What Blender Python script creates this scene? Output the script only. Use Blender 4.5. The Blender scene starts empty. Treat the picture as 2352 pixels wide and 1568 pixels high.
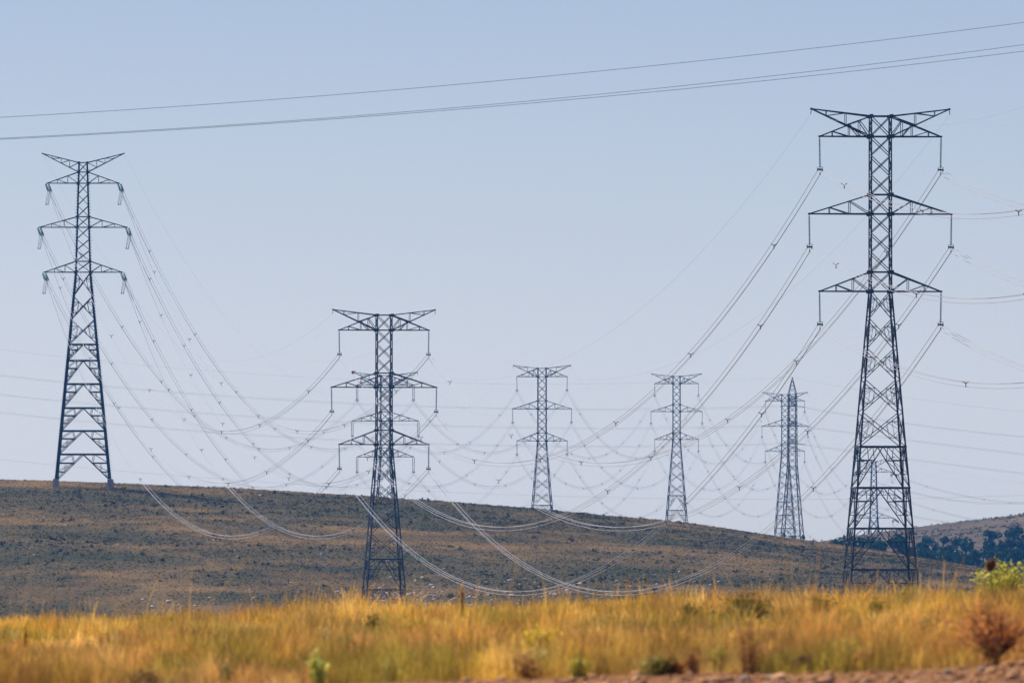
import bpy, math, random
import numpy as np
from mathutils import Vector, Matrix

random.seed(7)
RNG = np.random.default_rng(11)
scene = bpy.context.scene
COL = scene.collection

# ------------------------------------------------------------------ camera, sky, sun, exposure
CZ = 1.6                      # eye height above the datum
FP = 26133.0                  # focal length in units of a 2352 px wide frame (400 mm lens)
HY = 1385.0                   # row of the horizon
cam_d = bpy.data.cameras.new('camera')
cam = bpy.data.objects.new('camera', cam_d)
COL.objects.link(cam)
cam.location = (0, 0, CZ)
cam.rotation_euler = (math.radians(90), 0, 0)
cam_d.sensor_width = 36.0
cam_d.lens = FP / 2352 * 36.0
cam_d.shift_y = (HY - 784) / 2352
cam_d.clip_start = 0.5
cam_d.clip_end = 40000
cam_d.dof.use_dof = True
cam_d.dof.focus_distance = 1350
cam_d.dof.aperture_fstop = 7.1
scene.camera = cam

SUN_EL, SUN_AZ = math.radians(50), math.radians(-36)     # azimuth from +Y, negative is to the left
SKY_LOW, SKY_MID, SKY_TOP = (1.07, 1.29, 2.18), (0.99, 1.075, 1.57), (0.71, 0.78, 1.14)
world = bpy.data.worlds.new('World')
scene.world = world
world.use_nodes = True
wn = world.node_tree
wn.nodes.clear()
sky = wn.nodes.new('ShaderNodeTexSky')
sky.sky_type = 'NISHITA'
sky.sun_disc = False
sky.sun_elevation = SUN_EL
sky.sun_rotation = SUN_AZ
sky.air_density = 1.0
sky.dust_density = 0.6
sky.ozone_density = 3.0
bg = wn.nodes.new('ShaderNodeBackground')
bg.inputs[1].default_value = 0.066
wo = wn.nodes.new('ShaderNodeOutputWorld')
tintn = wn.nodes.new('ShaderNodeMix')
tintn.data_type = 'RGBA'
tintn.blend_type = 'MULTIPLY'
tintn.inputs[0].default_value = 1.0
# the clear dry air: a touch bluer overhead, paler towards the horizon
geo_w = wn.nodes.new('ShaderNodeTexCoord')
sep = wn.nodes.new('ShaderNodeSeparateXYZ')
wn.links.new(geo_w.outputs['Generated'], sep.inputs[0])
mr = wn.nodes.new('ShaderNodeMapRange')
mr.inputs['From Min'].default_value = 0.0
mr.inputs['From Max'].default_value = 0.06
wn.links.new(sep.outputs['Z'], mr.inputs['Value'])
sr = wn.nodes.new('ShaderNodeValToRGB')
sr.color_ramp.interpolation = 'B_SPLINE'
sr.color_ramp.elements.new(0.45)
for i_, (p_, c_) in enumerate([(0.1, SKY_LOW), (0.45, SKY_MID), (1.0, SKY_TOP)]):
    sr.color_ramp.elements[i_].position = p_
    sr.color_ramp.elements[i_].color = (*[v / 2 for v in c_], 1)
wn.links.new(mr.outputs[0], sr.inputs[0])
dbl = wn.nodes.new('ShaderNodeVectorMath')
dbl.operation = 'SCALE'
dbl.inputs[3].default_value = 2.0
wn.links.new(sr.outputs[0], dbl.inputs[0])
wn.links.new(dbl.outputs[0], tintn.inputs[7])
wn.links.new(sky.outputs[0], tintn.inputs[6])
wn.links.new(tintn.outputs[2], bg.inputs[0])
wn.links.new(bg.outputs[0], wo.inputs[0])

sd = bpy.data.lights.new('sun', 'SUN')
sd.energy = 4.7
sd.angle = math.radians(0.5)
sd.color = (1.0, 0.93, 0.82)
sun = bpy.data.objects.new('sun', sd)
COL.objects.link(sun)
sdir = Vector((math.sin(SUN_AZ) * math.cos(SUN_EL), math.cos(SUN_AZ) * math.cos(SUN_EL), math.sin(SUN_EL)))
sun.rotation_euler = sdir.to_track_quat('Z', 'Y').to_euler()

scene.view_settings.view_transform = 'Standard'
scene.view_settings.look = 'None'
scene.view_settings.gamma = 1
scene.view_settings.exposure = 0.3
scene.cycles.volume_bounces = 1
scene.cycles.max_bounces = 8
scene.cycles.transparent_max_bounces = 12


# ------------------------------------------------------------------ helpers
def P(px, py, d):
    """the point that stands d metres away at column px, row py of a 2352 px wide frame"""
    return Vector(((px - 1176) / FP * d, d, CZ + (HY - py) / FP * d))


def tag(o, label=None, cat=None, group=None, kind=None):
    if label: o['label'] = label
    if cat: o['category'] = cat
    if group: o['group'] = group
    if kind: o['kind'] = kind
    return o


def empty(name, loc, rz=0.0):
    o = bpy.data.objects.new(name, None)
    COL.objects.link(o)
    o.location = loc
    o.rotation_euler = (0, 0, rz)
    o.empty_display_size = 0.5
    return o


def link_mesh(name, me, mats, parent=None):
    o = bpy.data.objects.new(name, me)
    COL.objects.link(o)
    if mats is not None:
        for m in (mats if isinstance(mats, (list, tuple)) else [mats]):
            me.materials.append(m)
    if parent is not None:
        o.parent = parent
    return o


def mesh_np(name, verts, faces, k):
    """fast mesh from numpy arrays, all faces with k corners"""
    me = bpy.data.meshes.new(name)
    nv, nf = len(verts), len(faces)
    me.vertices.add(nv)
    me.vertices.foreach_set('co', np.ascontiguousarray(verts, dtype=np.float32).ravel())
    me.loops.add(nf * k)
    me.loops.foreach_set('vertex_index', np.ascontiguousarray(faces, dtype=np.int32).ravel())
    me.polygons.add(nf)
    me.polygons.foreach_set('loop_start', np.arange(0, nf * k, k, dtype=np.int32))
    me.polygons.foreach_set('loop_total', np.full(nf, k, dtype=np.int32))
    me.update(calc_edges=True)
    return me


def col_attr(me, cols):
    a = me.attributes.new('tint', 'FLOAT_COLOR', 'POINT')
    c = np.ones((len(cols), 4), dtype=np.float32)
    c[:, :3] = cols
    a.data.foreach_set('color', c.ravel())


class MB:
    """collects bars, plates and tubes and links them as one mesh"""
    def __init__(self):
        self.v, self.f = [], []

    def bar(self, a, b, w, h=None, up=None):
        a, b = Vector(a), Vector(b)
        h = h or w
        d = b - a
        if d.length < 1e-6: return
        d.normalize()
        u = Vector(up) if up else (Vector((0, 0, 1)) if abs(d.z) < 0.9 else Vector((1, 0, 0)))
        s = d.cross(u)
        if s.length < 1e-4: s = d.cross(Vector((0, 1, 0)))
        s.normalize()
        t = s.cross(d)
        n = len(self.v)
        for p in (a, b):
            for i, j in ((-1, -1), (1, -1), (1, 1), (-1, 1)):
                self.v.append(p + s * (i * w / 2) + t * (j * h / 2))
        for i in range(4):
            self.f.append((n + i, n + (i + 1) % 4, n + 4 + (i + 1) % 4, n + 4 + i))
        self.f.append((n + 3, n + 2, n + 1, n))
        self.f.append((n + 4, n + 5, n + 6, n + 7))

    def angle(self, a, b, w, sx, sy, t=0.025):
        """an L section whose heel points outwards along (sx, sy)"""
        a, b = Vector(a), Vector(b)
        n = len(self.v)
        prof = [(0, 0), (-sx * w, 0), (-sx * w, -sy * t), (-sx * t, -sy * t), (-sx * t, -sy * w), (0, -sy * w)]
        for p in (a, b):
            for x, y in prof:
                self.v.append(p + Vector((x + sx * w * .3, y + sy * w * .3, 0)))
        for i in range(6):
            j = (i + 1) % 6
            q = (n + i, n + j, n + 6 + j, n + 6 + i)
            self.f.append(q if sx * sy < 0 else q[::-1])

    def box(self, c, sx, sy, sz):
        self.bar((c[0], c[1], c[2] - sz / 2), (c[0], c[1], c[2] + sz / 2), sx, sy, up=(0, 1, 0))

    def tube(self, pts, r, k=5, cap=True):
        pts = [Vector(p) for p in pts]
        rs = r if isinstance(r, (list, tuple)) else [r] * len(pts)
        n0 = len(self.v)
        for i, p in enumerate(pts):
            d = (pts[min(i + 1, len(pts) - 1)] - pts[max(i - 1, 0)]).normalized()
            u = Vector((0, 0, 1)) if abs(d.z) < 0.95 else Vector((1, 0, 0))
            s = d.cross(u).normalized()
            t = s.cross(d)
            for j in range(k):
                a = 2 * math.pi * j / k
                self.v.append(p + (s * math.cos(a) + t * math.sin(a)) * rs[i])
        for i in range(len(pts) - 1):
            for j in range(k):
                a, b = n0 + i * k + j, n0 + i * k + (j + 1) % k
                self.f.append((a, b, b + k, a + k))
        if cap:
            self.f.append(tuple(n0 + j for j in range(k))[::-1])
            e = n0 + (len(pts) - 1) * k
            self.f.append(tuple(e + j for j in range(k)))

    def mesh(self, name):
        me = bpy.data.meshes.new(name)
        me.from_pydata([tuple(v) for v in self.v], [], self.f)
        me.update()
        return me

    def build(self, name, mat, parent=None):
        return link_mesh(name, self.mesh(name), mat, parent)


def vnoise(x, y, seed=0):
    """2-D value noise 0..1 on numpy arrays"""
    xi, yi = np.floor(x).astype(np.int64), np.floor(y).astype(np.int64)
    xf, yf = x - xi, y - yi
    u, v = xf * xf * (3 - 2 * xf), yf * yf * (3 - 2 * yf)

    def h(a, b):
        n = (a * 374761393 + b * 668265263 + seed * 974711) & 0x7fffffff
        n = ((n ^ (n >> 13)) * 1274126177) & 0x7fffffff
        return ((n ^ (n >> 16)) & 0xffff) / 65535.0
    return (h(xi, yi) * (1 - u) + h(xi + 1, yi) * u) * (1 - v) + (h(xi, yi + 1) * (1 - u) + h(xi + 1, yi + 1) * u) * v


def fbm(x, y, seed=0, octv=4):
    s, a, t = 0, 1.0, 0
    for i in range(octv):
        s = s + vnoise(x, y, seed + i * 17) * a
        t += a
        a *= 0.5
        x, y = x * 2.03 + 13.7, y * 2.03 + 5.1
    return s / t


# ------------------------------------------------------------------ materials
def new_mat(name):
    m = bpy.data.materials.new(name)
    m.use_nodes = True
    nt = m.node_tree
    return m, nt, nt.nodes['Principled BSDF']


def noise_mat(name, c1, c2, scale=3.0, rough=0.7, metal=0.0, bump=0.0, spec=0.3, detail=5):
    m, nt, b = new_mat(name)
    tc = nt.nodes.new('ShaderNodeTexCoord')
    no = nt.nodes.new('ShaderNodeTexNoise')
    no.inputs['Scale'].default_value = scale
    no.inputs['Detail'].default_value = detail
    mx = nt.nodes.new('ShaderNodeValToRGB')
    mx.color_ramp.elements[0].position = 0.35
    mx.color_ramp.elements[1].position = 0.68
    mx.color_ramp.elements[0].color = (*c1, 1)
    mx.color_ramp.elements[1].color = (*c2, 1)
    nt.links.new(tc.outputs['Object'], no.inputs['Vector'])
    nt.links.new(no.outputs['Fac'], mx.inputs['Fac'])
    nt.links.new(mx.outputs['Color'], b.inputs['Base Color'])
    b.inputs['Roughness'].default_value = rough
    b.inputs['Metallic'].default_value = metal
    b.inputs['Specular IOR Level'].default_value = spec
    if bump:
        bp = nt.nodes.new('ShaderNodeBump')
        bp.inputs['Strength'].default_value = bump
        nt.links.new(no.outputs['Fac'], bp.inputs['Height'])
        nt.links.new(bp.outputs['Normal'], b.inputs['Normal'])
    return m


def leaf_mat(name, trans=0.35, rough=0.6, spec=0.15):
    """foliage coloured by the plant's own 'tint' attribute, partly translucent"""
    m, nt, b = new_mat(name)
    at = nt.nodes.new('ShaderNodeAttribute')
    at.attribute_name = 'tint'
    nt.links.new(at.outputs['Color'], b.inputs['Base Color'])
    b.inputs['Roughness'].default_value = rough
    b.inputs['Specular IOR Level'].default_value = spec
    tr = nt.nodes.new('ShaderNodeBsdfTranslucent')
    nt.links.new(at.outputs['Color'], tr.inputs['Color'])
    mx = nt.nodes.new('ShaderNodeMixShader')
    mx.inputs[0].default_value = trans
    nt.links.new(b.outputs[0], mx.inputs[1])
    nt.links.new(tr.outputs[0], mx.inputs[2])
    nt.links.new(mx.outputs[0], nt.nodes['Material Output'].inputs['Surface'])
    return m


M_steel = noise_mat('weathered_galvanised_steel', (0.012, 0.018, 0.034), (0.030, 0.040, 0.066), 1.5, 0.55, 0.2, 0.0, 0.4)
M_wire = noise_mat('aluminium_wire', (0.36, 0.365, 0.38), (0.46, 0.465, 0.48), 0.8, 0.4, 0.45)
M_dark = noise_mat('dark_fitting_steel', (0.04, 0.04, 0.05), (0.08, 0.08, 0.09), 4, 0.5, 0.3)
M_cable = noise_mat('weathered_cable', (0.13, 0.145, 0.18), (0.18, 0.195, 0.23), 2, 0.6)
M_glass = noise_mat('green_insulator_glass', (0.09, 0.28, 0.27), (0.17, 0.42, 0.40), 6, 0.12, 0.0, 0.0, 0.8)
M_conc = noise_mat('footing_concrete', (0.46, 0.30, 0.24), (0.60, 0.44, 0.36), 3, 0.9)
M_red = noise_mat('red_marker_paint', (0.5, 0.04, 0.04), (0.6, 0.06, 0.05), 3, 0.5)
M_bark = noise_mat('bark', (0.06, 0.045, 0.03), (0.12, 0.085, 0.06), 5, 0.9)
M_leaf = leaf_mat('foliage', 0.5)
M_stalk = noise_mat('dry_stalk', (0.30, 0.20, 0.07), (0.46, 0.32, 0.12), 8, 0.8)
M_tree = leaf_mat('tree_foliage', 0.15)
M_grass = leaf_mat('dry_grass', 0.45, 0.6, 0.1)
M_scrub = leaf_mat('scrub', 0.4, 0.9, 0.05)
M_rock = noise_mat('pale_limestone', (0.25, 0.185, 0.13), (0.40, 0.30, 0.22), 2.0, 0.9)
M_clod = noise_mat('red_soil_clod', (0.40, 0.17, 0.055), (0.74, 0.41, 0.20), 6.0, 0.95, bump=0.4)


def ground_mat(name, stops, scale, scale2, bump=0.5):
    m, nt, b = new_mat(name)
    geo = nt.nodes.new('ShaderNodeNewGeometry')
    n1 = nt.nodes.new('ShaderNodeTexNoise'); n1.inputs['Scale'].default_value = scale; n1.inputs['Detail'].default_value = 8
    n1.inputs['Roughness'].default_value = 0.65
    n2 = nt.nodes.new('ShaderNodeTexNoise'); n2.inputs['Scale'].default_value = scale2; n2.inputs['Detail'].default_value = 4
    for n in (n1, n2): nt.links.new(geo.outputs['Position'], n.inputs['Vector'])
    ad = nt.nodes.new('ShaderNodeMath'); ad.operation = 'MULTIPLY_ADD'
    ad.inputs[1].default_value = 0.55
    nt.links.new(n2.outputs['Fac'], ad.inputs[0])
    mu = nt.nodes.new('ShaderNodeMath'); mu.operation = 'MULTIPLY'; mu.inputs[1].default_value = 0.45
    nt.links.new(n1.outputs['Fac'], mu.inputs[0])
    nt.links.new(mu.outputs[0], ad.inputs[2])
    r = nt.nodes.new('ShaderNodeValToRGB')
    while len(r.color_ramp.elements) < len(stops): r.color_ramp.elements.new(0.5)
    for e, (p, c) in zip(r.color_ramp.elements, stops):
        e.position = p; e.color = (*c, 1)
    nt.links.new(ad.outputs[0], r.inputs['Fac'])
    nt.links.new(r.outputs['Color'], b.inputs['Base Color'])
    b.inputs['Roughness'].default_value = 0.95
    b.inputs['Specular IOR Level'].default_value = 0.05
    bp = nt.nodes.new('ShaderNodeBump'); bp.inputs['Strength'].default_value = bump; bp.inputs['Distance'].default_value = 0.3
    nt.links.new(n1.outputs['Fac'], bp.inputs['Height'])
    nt.links.new(bp.outputs['Normal'], b.inputs['Normal'])
    return m


M_field = ground_mat('field_soil', [(0.35, (0.28, 0.11, 0.036)), (0.5, (0.56, 0.25, 0.095)), (0.68, (0.74, 0.42, 0.21))], 9.0, 1.1, 0.9)
M_plain = ground_mat('plain_soil', [(0.35, (0.14, 0.10, 0.05)), (0.65, (0.30, 0.22, 0.12))], 0.4, 0.05)
def cover_mat(name):
    m, nt, b = new_mat(name)
    at = nt.nodes.new('ShaderNodeAttribute'); at.attribute_name = 'tint'
    geo = nt.nodes.new('ShaderNodeNewGeometry')
    n1 = nt.nodes.new('ShaderNodeTexNoise'); n1.inputs['Scale'].default_value = 0.9; n1.inputs['Detail'].default_value = 6
    nt.links.new(geo.outputs['Position'], n1.inputs['Vector'])
    r = nt.nodes.new('ShaderNodeValToRGB')
    r.color_ramp.elements[0].position = .3; r.color_ramp.elements[1].position = .7
    r.color_ramp.elements[0].color = (.72, .74, .72, 1); r.color_ramp.elements[1].color = (1.2, 1.16, 1.1, 1)
    nt.links.new(n1.outputs['Fac'], r.inputs['Fac'])
    mx = nt.nodes.new('ShaderNodeMix'); mx.data_type = 'RGBA'; mx.blend_type = 'MULTIPLY'; mx.inputs[0].default_value = 1
    nt.links.new(at.outputs['Color'], mx.inputs[6]); nt.links.new(r.outputs['Color'], mx.inputs[7])
    nt.links.new(mx.outputs[2], b.inputs['Base Color'])
    b.inputs['Roughness'].default_value = .95; b.inputs['Specular IOR Level'].default_value = .05
    return m


M_hill = cover_mat('hill_cover')
M_lime = noise_mat('white_limestone', (0.42, 0.36, 0.31), (0.62, 0.55, 0.49), 1.0, 0.9)
M_far = ground_mat('far_hill_soil', [(0.36, (0.070, 0.056, 0.034)), (0.52, (0.105, 0.078, 0.046)), (0.66, (0.30, 0.20, 0.11))], 0.12, 0.012)


# ------------------------------------------------------------------ terrain (z relative to the eye, then + CZ)
def interp(x, xs, ys):
    return np.interp(x, xs, ys)


def smooth(t):
    t = np.clip(t, 0, 1)
    return t * t * (3 - 2 * t)


HC = 2075.0      # distance of the near hill's crest
CREST_PX = [-900, 0, 260, 560, 850, 1220, 1580, 1850, 2050, 2230, 2352, 2700, 3200]
CREST_PY = [1072, 1103, 1110, 1122, 1140, 1170, 1203, 1240, 1269, 1299, 1322, 1385, 1440]


def zrel(x, d):
    x, d = np.asarray(x, float), np.asarray(d, float)
    # near field
    zf = interp(d, [-200, 0, 95, 120, 160, 210, 262, 300, 360, 600], [-1.6, -1.55, -0.98, -0.80, -0.60, -0.38, -0.21, -0.42, -1.6, -2.6])
    tilt = interp(d, [0, 100, 150, 220, 300, 500], [0.0, 0.036, 0.036, 0.030, 0.030, 0.0])
    zf = zf + tilt * np.clip(x, -30, 30)
    zf = zf + (fbm(x * 0.12, d * 0.12, 3, 3) - 0.5) * 0.16 * np.clip((d - 60) / 60, 0, 1)
    # plain between the field and the hill
    zp = interp(d, [500, 800, 1100, 1177, 1260, 1390, 1520, 1594, 1650, 1750], [-2.7, -4, -5, -5.4, -6.5, -9, -6.2, -4.6, -4.2, -3])
    zp = zp + 4.7 * np.exp(-((x - 38) ** 2 + (d - 1177) ** 2) / 14.0 ** 2) + 2.4 * np.exp(-((x + 18) ** 2 + (d - 1594) ** 2) / 13.0 ** 2)
    # near hill
    cpx = interp(1176 + x / HC * FP, CREST_PX, CREST_PY)
    zc = (HY - cpx) / FP * HC
    t = (d - 1600) / (HC - 1600)
    foot = -3.0
    zh = foot + (zc - foot) * (0.72 * np.clip(t, 0, 1) + 0.28 * np.sin(np.clip(t, 0, 1) * math.pi / 2))
    zb = interp(d, [2480, 2700, 2840, 3039, 3267, 3630, 3760, 4600, 7200],
                [0, 4.6, 7.4, 10.5, 13.9, 15.4, 15.8, 6, 0])
    fx = interp(x, [-400, 0, 87, 101, 131, 166, 260, 500], [0.8, 0.9, 1.0, 1.28, 1.56, 1.84, 2.2, 2.4])
    zb = zb * (1 + (fx - 1) * np.clip((d - 2600) / 900, 0, 1))
    k = smooth((d - HC - 30) / 380)
    z2 = np.where(d < HC + 30, zh, zh * (1 - k) + np.minimum(zb, zh + 60) * k)
    z2 = np.where(d > HC + 410, zb, z2)
    z2 = z2 + (fbm(x * 0.04, d * 0.02, 9, 4) - 0.5) * np.where(d < HC + 400, 1.1, 2.2) * np.clip((d - 1600) / 200, 0, 1)
    a = smooth((d - 360) / 200)
    z = zf * (1 - a) + zp * a
    b = smooth((d - 1560) / 120)
    return z * (1 - b) + z2 * b


def ground_d(px, py):
    """distance at which the field shows at this pixel"""
    ds = np.arange(100, 268, 0.25)
    y = HY - zrel((px - 1176) / FP * ds, ds) / ds * FP
    i = int(np.argmin(np.abs(y - py)))
    return float(ds[i])


def gz(x, d):
    return float(zrel(x, d)) + CZ


EPX = [-600, 0, 650, 862, 1176, 1568, 1900, 2135, 2268, 2352, 2900]
EPY = [1640, 1600, 1588, 1568, 1561, 1552, 1545, 1539, 1531, 1518, 1512]


def _edge_d(px, py):
    ds = np.arange(98, 140, 0.1)
    y = HY - zrel((px - 1176) / FP * ds, ds) / ds * FP
    return float(ds[int(np.argmin(np.abs(y - py)))])


EDGE_D = [_edge_d(a, b) for a, b in zip(EPX, EPY)]


def soil_edge(x, d):
    px = 1176 + x / d * FP
    return np.interp(px, EPX, EDGE_D) + (fbm(x * .9, x * 0, 5, 3) - .5) * 2.4


def sheet(name, xs, ds, mat, drop=None):
    X, D = np.meshgrid(xs, ds)
    Z = zrel(X, D) + CZ
    if drop is not None: Z = Z - drop(X, D)
    v = np.stack([X, D, Z], -1).reshape(-1, 3)
    nx, nd = len(xs), len(ds)
    i, j = np.meshgrid(np.arange(nx - 1), np.arange(nd - 1))
    a = (j * nx + i).ravel()
    f = np.stack([a, a + 1, a + 1 + nx, a + nx], -1)
    o = link_mesh(name, mesh_np(name, v, f, 4), mat)
    for p in o.data.polygons: p.use_smooth = True
    tag(o, kind='structure')
    return o


sheet('field', np.concatenate([np.linspace(-60, -16, 30), np.linspace(-15.8, 15.8, 160), np.linspace(16, 60, 30)]),
      np.concatenate([np.linspace(-60, 94, 40), np.linspace(95, 135, 160), np.linspace(136, 330, 130)]), M_field)
sheet('plain', np.linspace(-700, 700, 80), np.concatenate([np.linspace(-200, 330, 40), np.linspace(332, 1610, 130)]), M_plain,
      drop=lambda X, D: np.where(D < 331, np.where(D > 329, 0.05, 0.6), 0.0))
def patch(x, d):
    """plant cover of the slope, about 0 (bare, grassy) to 1 (dense scrub)"""
    v = (1.15 * (fbm(x * .016, d * .013, 21, 3) - .5) + 1.0 * (fbm(x * .07, d * .045, 26, 3) - .5)
         + .55 * (fbm(x * .28, d * .12, 29, 3) - .5)) * 4.2 - 1.3 * smooth((x - 55) / 40)
    return 1 / (1 + np.exp(-2.0 * (v + .62)))


def mixc(a, b, w):
    w = np.clip(w, 0, 1)[:, None]
    return np.array(a)[None] * (1 - w) + np.array(b)[None] * w


def hill_col(x, d, jit=.10):
    p = np.clip(patch(x, d) + RNG.normal(0, jit, len(x)), 0, 1)
    q = fbm(x * .06, d * .04, 61, 3)
    dark = mixc((.042, .044, .017), (.074, .060, .026), q * 2.4 - .7)
    tan = mixc((.108, .072, .028), (.205, .128, .048), q * 2.4 - .7)
    return tan * (1 - p[:, None]) + dark * p[:, None]


hill = sheet('hill', np.concatenate([np.linspace(-420, -112, 40), np.linspace(-110, 115, 450), np.linspace(117, 420, 40)]),
             np.concatenate([np.linspace(1608, 2060, 300), np.linspace(2063, 2480, 60)]), None)
hv = np.empty(len(hill.data.vertices) * 3, dtype=np.float32)
hill.data.vertices.foreach_get('co', hv)
hv = hv.reshape(-1, 3)
col_attr(hill.data, hill_col(hv[:, 0].astype(float), hv[:, 1].astype(float), .06))
hill.data.materials.append(M_hill)
sheet('far_hill', np.linspace(-1100, 1100, 320), np.linspace(2480, 7100, 200), M_far)


# ------------------------------------------------------------------ pylons
def wat(prof, z):
    zs = [p[0] for p in prof]; ws = [p[1] for p in prof]
    return float(np.interp(z, zs, ws))


def corners(prof, z):
    h = wat(prof, z) / 2
    return [Vector((-h, -h, z)), Vector((h, -h, z)), Vector((h, h, z)), Vector((-h, h, z))]


def lerp(a, b, t): return a + (b - a) * t


def x_panel(mb, prof, z0, z1, w, red=0):
    A, B = corners(prof, z0), corners(prof, z1)
    for i in range(4):
        j = (i + 1) % 4
        mb.bar(A[i], B[j], w); mb.bar(A[j], B[i], w)
        if red:
            for lo, hi, s in ((A[i], B[i], 1), (A[j], B[j], -1)):
                ol, oh = (A[j], B[j]) if s == 1 else (A[i], B[i])
                m1 = lerp(lo, hi, .28); m2 = lerp(lo, hi, .72); mm = lerp(lo, hi, .5)
                d1 = lerp(lo, oh, .26); d2 = lerp(hi, ol, .26)
                c1 = lerp(lo, oh, .4); c2 = lerp(hi, ol, .4)
                mb.bar(m1, d1, w * .55); mb.bar(m2, d2, w * .55)
                mb.bar(mm, d1, w * .55); mb.bar(mm, d2, w * .55)
                if red > 1: mb.bar(c1, c2, w * .5); mb.bar(lerp(lo, oh, .26), lerp(hi, ol, .26), w * .5)


def k_panel(mb, prof, z0, z1, w):
    """inverted V from the middle of the upper beam to the legs, with its redundant members"""
    A, B = corners(prof, z0), corners(prof, z1)
    for i in range(4):
        j = (i + 1) % 4
        mid = (B[i] + B[j]) / 2
        for lo, hi in ((A[i], B[i]), (A[j], B[j])):
            mb.bar(lo, mid, w)
            q = [lerp(lo, hi, t) for t in (1 / 3, 2 / 3)]
            p = [lerp(lo, mid, t) for t in (1 / 3, 2 / 3)]
            for a, b, g in zip(q, p, (.8, 1.15)): mb.bar(a, b, w * g)
            top = lerp(hi, mid, .55)
            mb.bar(p[1], top, w * .7); mb.bar(q[1], top, w * .7)
            mb.bar(q[0], p[1], w * .6); mb.bar(lerp(q[1], p[1], .5), p[0], w * .55)
            mb.bar(lo, lerp(q[0], p[0], .6), w * .5)


def ring(mb, prof, z, w, diag=True):
    C = corners(prof, z)
    for i in range(4): mb.bar(C[i], C[(i + 1) % 4], w)
    if diag: mb.bar(C[0], C[2], w * .6); mb.bar(C[1], C[3], w * .6)


def arm_mesh(side, prof, zb, zt, half, cw, vs, tipz=None, lower=True):
    """a pyramid truss: two chords from body level zb and two from zt meeting at the tip"""
    mb = MB()
    tz = zb if tipz is None else tipz
    wb, wt = wat(prof, zb) / 2, wat(prof, zt) / 2
    tip = [Vector((side * half, s * 0.12, tz)) for s in (-1, 1)]
    bl = [Vector((side * wb, s * wb, zb)) for s in (-1, 1)]
    tl = [Vector((side * wt, s * wt, zt)) for s in (-1, 1)]
    for k in range(2):
        mb.bar(bl[k], tip[k], cw)
        mb.bar(tl[k], tip[k], cw * .95)
        last = 0.0
        for t in vs:
            b, u = lerp(bl[k], tip[k], t), lerp(tl[k], tip[k], t)
            mb.bar(b, u, cw * .5)
            base = lerp(bl[k], tip[k], last)
            if lower: mb.bar(base, u, cw * .6)
            else: mb.bar(lerp(tl[k], tip[k], last), b, cw * .6)
            last = t
    ts = [0] + list(vs) + [1]
    for a, b in zip(ts[:-1], ts[1:]):
        mb.bar(lerp(bl[0], tip[0], a), lerp(bl[1], tip[1], b), cw * .5)
        mb.bar(lerp(bl[0], tip[0], b), lerp(bl[1], tip[1], b), cw * .5)
        mb.bar(lerp(tl[0], tip[0], b), lerp(tl[1], tip[1], b), cw * .45)
    mb.box((side * half, 0, tz), 0.22, 0.34, 0.2)
    for k, s in ((0, -1), (1, 1)):
        mb.box((side * wb, s * (wb + .02), zb), 0.5, 0.05, 0.42)
        mb.box((side * wt, s * (wt + .02), zt), 0.42, 0.05, 0.36)
    return mb


def string_mesh(a, b, n, r):
    """a cap-and-pin disc string between two points"""
    a, b = Vector(a), Vector(b)
    pts, rs = [a], [0.035]
    for i in range(n):
        t = (i + .5) / n * 0.92 + 0.04
        g = 0.92 / n
        for dt, rr in ((-.32, .05), (-.18, r * .55), (.02, r), (.10, r * .96), (.14, .05)):
            pts.append(lerp(a, b, t + dt * g)); rs.append(rr)
    pts.append(b); rs.append(0.035)
    mb = MB()
    mb.tube(pts, rs, 8)
    return mb


def ring_tube(mb, c, r, tr, nrm, n=14):
    nrm = Vector(nrm).normalized()
    u = nrm.orthogonal().normalized(); v = nrm.cross(u)
    mb.tube([Vector(c) + (u * math.cos(2 * math.pi * i / n) + v * math.sin(2 * math.pi * i / n)) * r for i in range(n + 1)], tr, 4, False)


def yoke_mesh(p):
    mb = MB()
    x, y, z = p
    ring_tube(mb, (x, y, z + .16), 0.30, 0.028, (0, .35, 1))
    mb.box((x, y, z - .02), 0.62, 0.05, 0.16)
    for sx in (-1, 1): mb.box((x + sx * .24, y, z - .12), 0.09, 0.36, 0.12)
    mb.box((x, y, z - .28), 0.05, 0.05, 0.42)
    mb.box((x, y, z - .46), 0.09, 0.36, 0.11)
    return mb


SUSP = dict(prof=[(0, 7.5), (33, 2.17), (52, 2.1)], top=51.1, peak=51.85, ph=7.18,
            arms=[(49.0, 51.1, 6.33), (41.0, 43.0, 7.41), (33.0, 35.0, 6.33)], pl=49.0)


def legs_and_feet(t, prof, top, w0, w1, bolts=False):
    for sx, sy in ((-1, -1), (1, -1), (1, 1), (-1, 1)):
        mb = MB()
        zs = [0] + [p[0] for p in prof[1:-1]] + [top]
        for a, b in zip(zs[:-1], zs[1:]):
            w = w0 if a == 0 else w1
            ha, hb = wat(prof, a) / 2, wat(prof, b) / 2
            mb.angle((sx * ha, sy * ha, a - (0.3 if a == 0 else 0)), (sx * hb, sy * hb, b), w, sx, sy, w * .16)
        if bolts:
            z = 0.8
            while z < top - 1:
                h = wat(prof, z) / 2
                mb.bar((sx * (h + .05), sy * h, z), (sx * (h + .34), sy * h, z), 0.045)
                z += 0.55
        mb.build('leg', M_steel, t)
        fb = MB()
        h = wat(prof, 0) / 2
        fb.tube([(sx * h, sy * h, -1.2), (sx * h, sy * h, .18), (sx * (h - .02), sy * (h - .02), .42)], [0.5, 0.46, 0.34], 10)
        fb.build('footing', M_conc, t)


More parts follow.
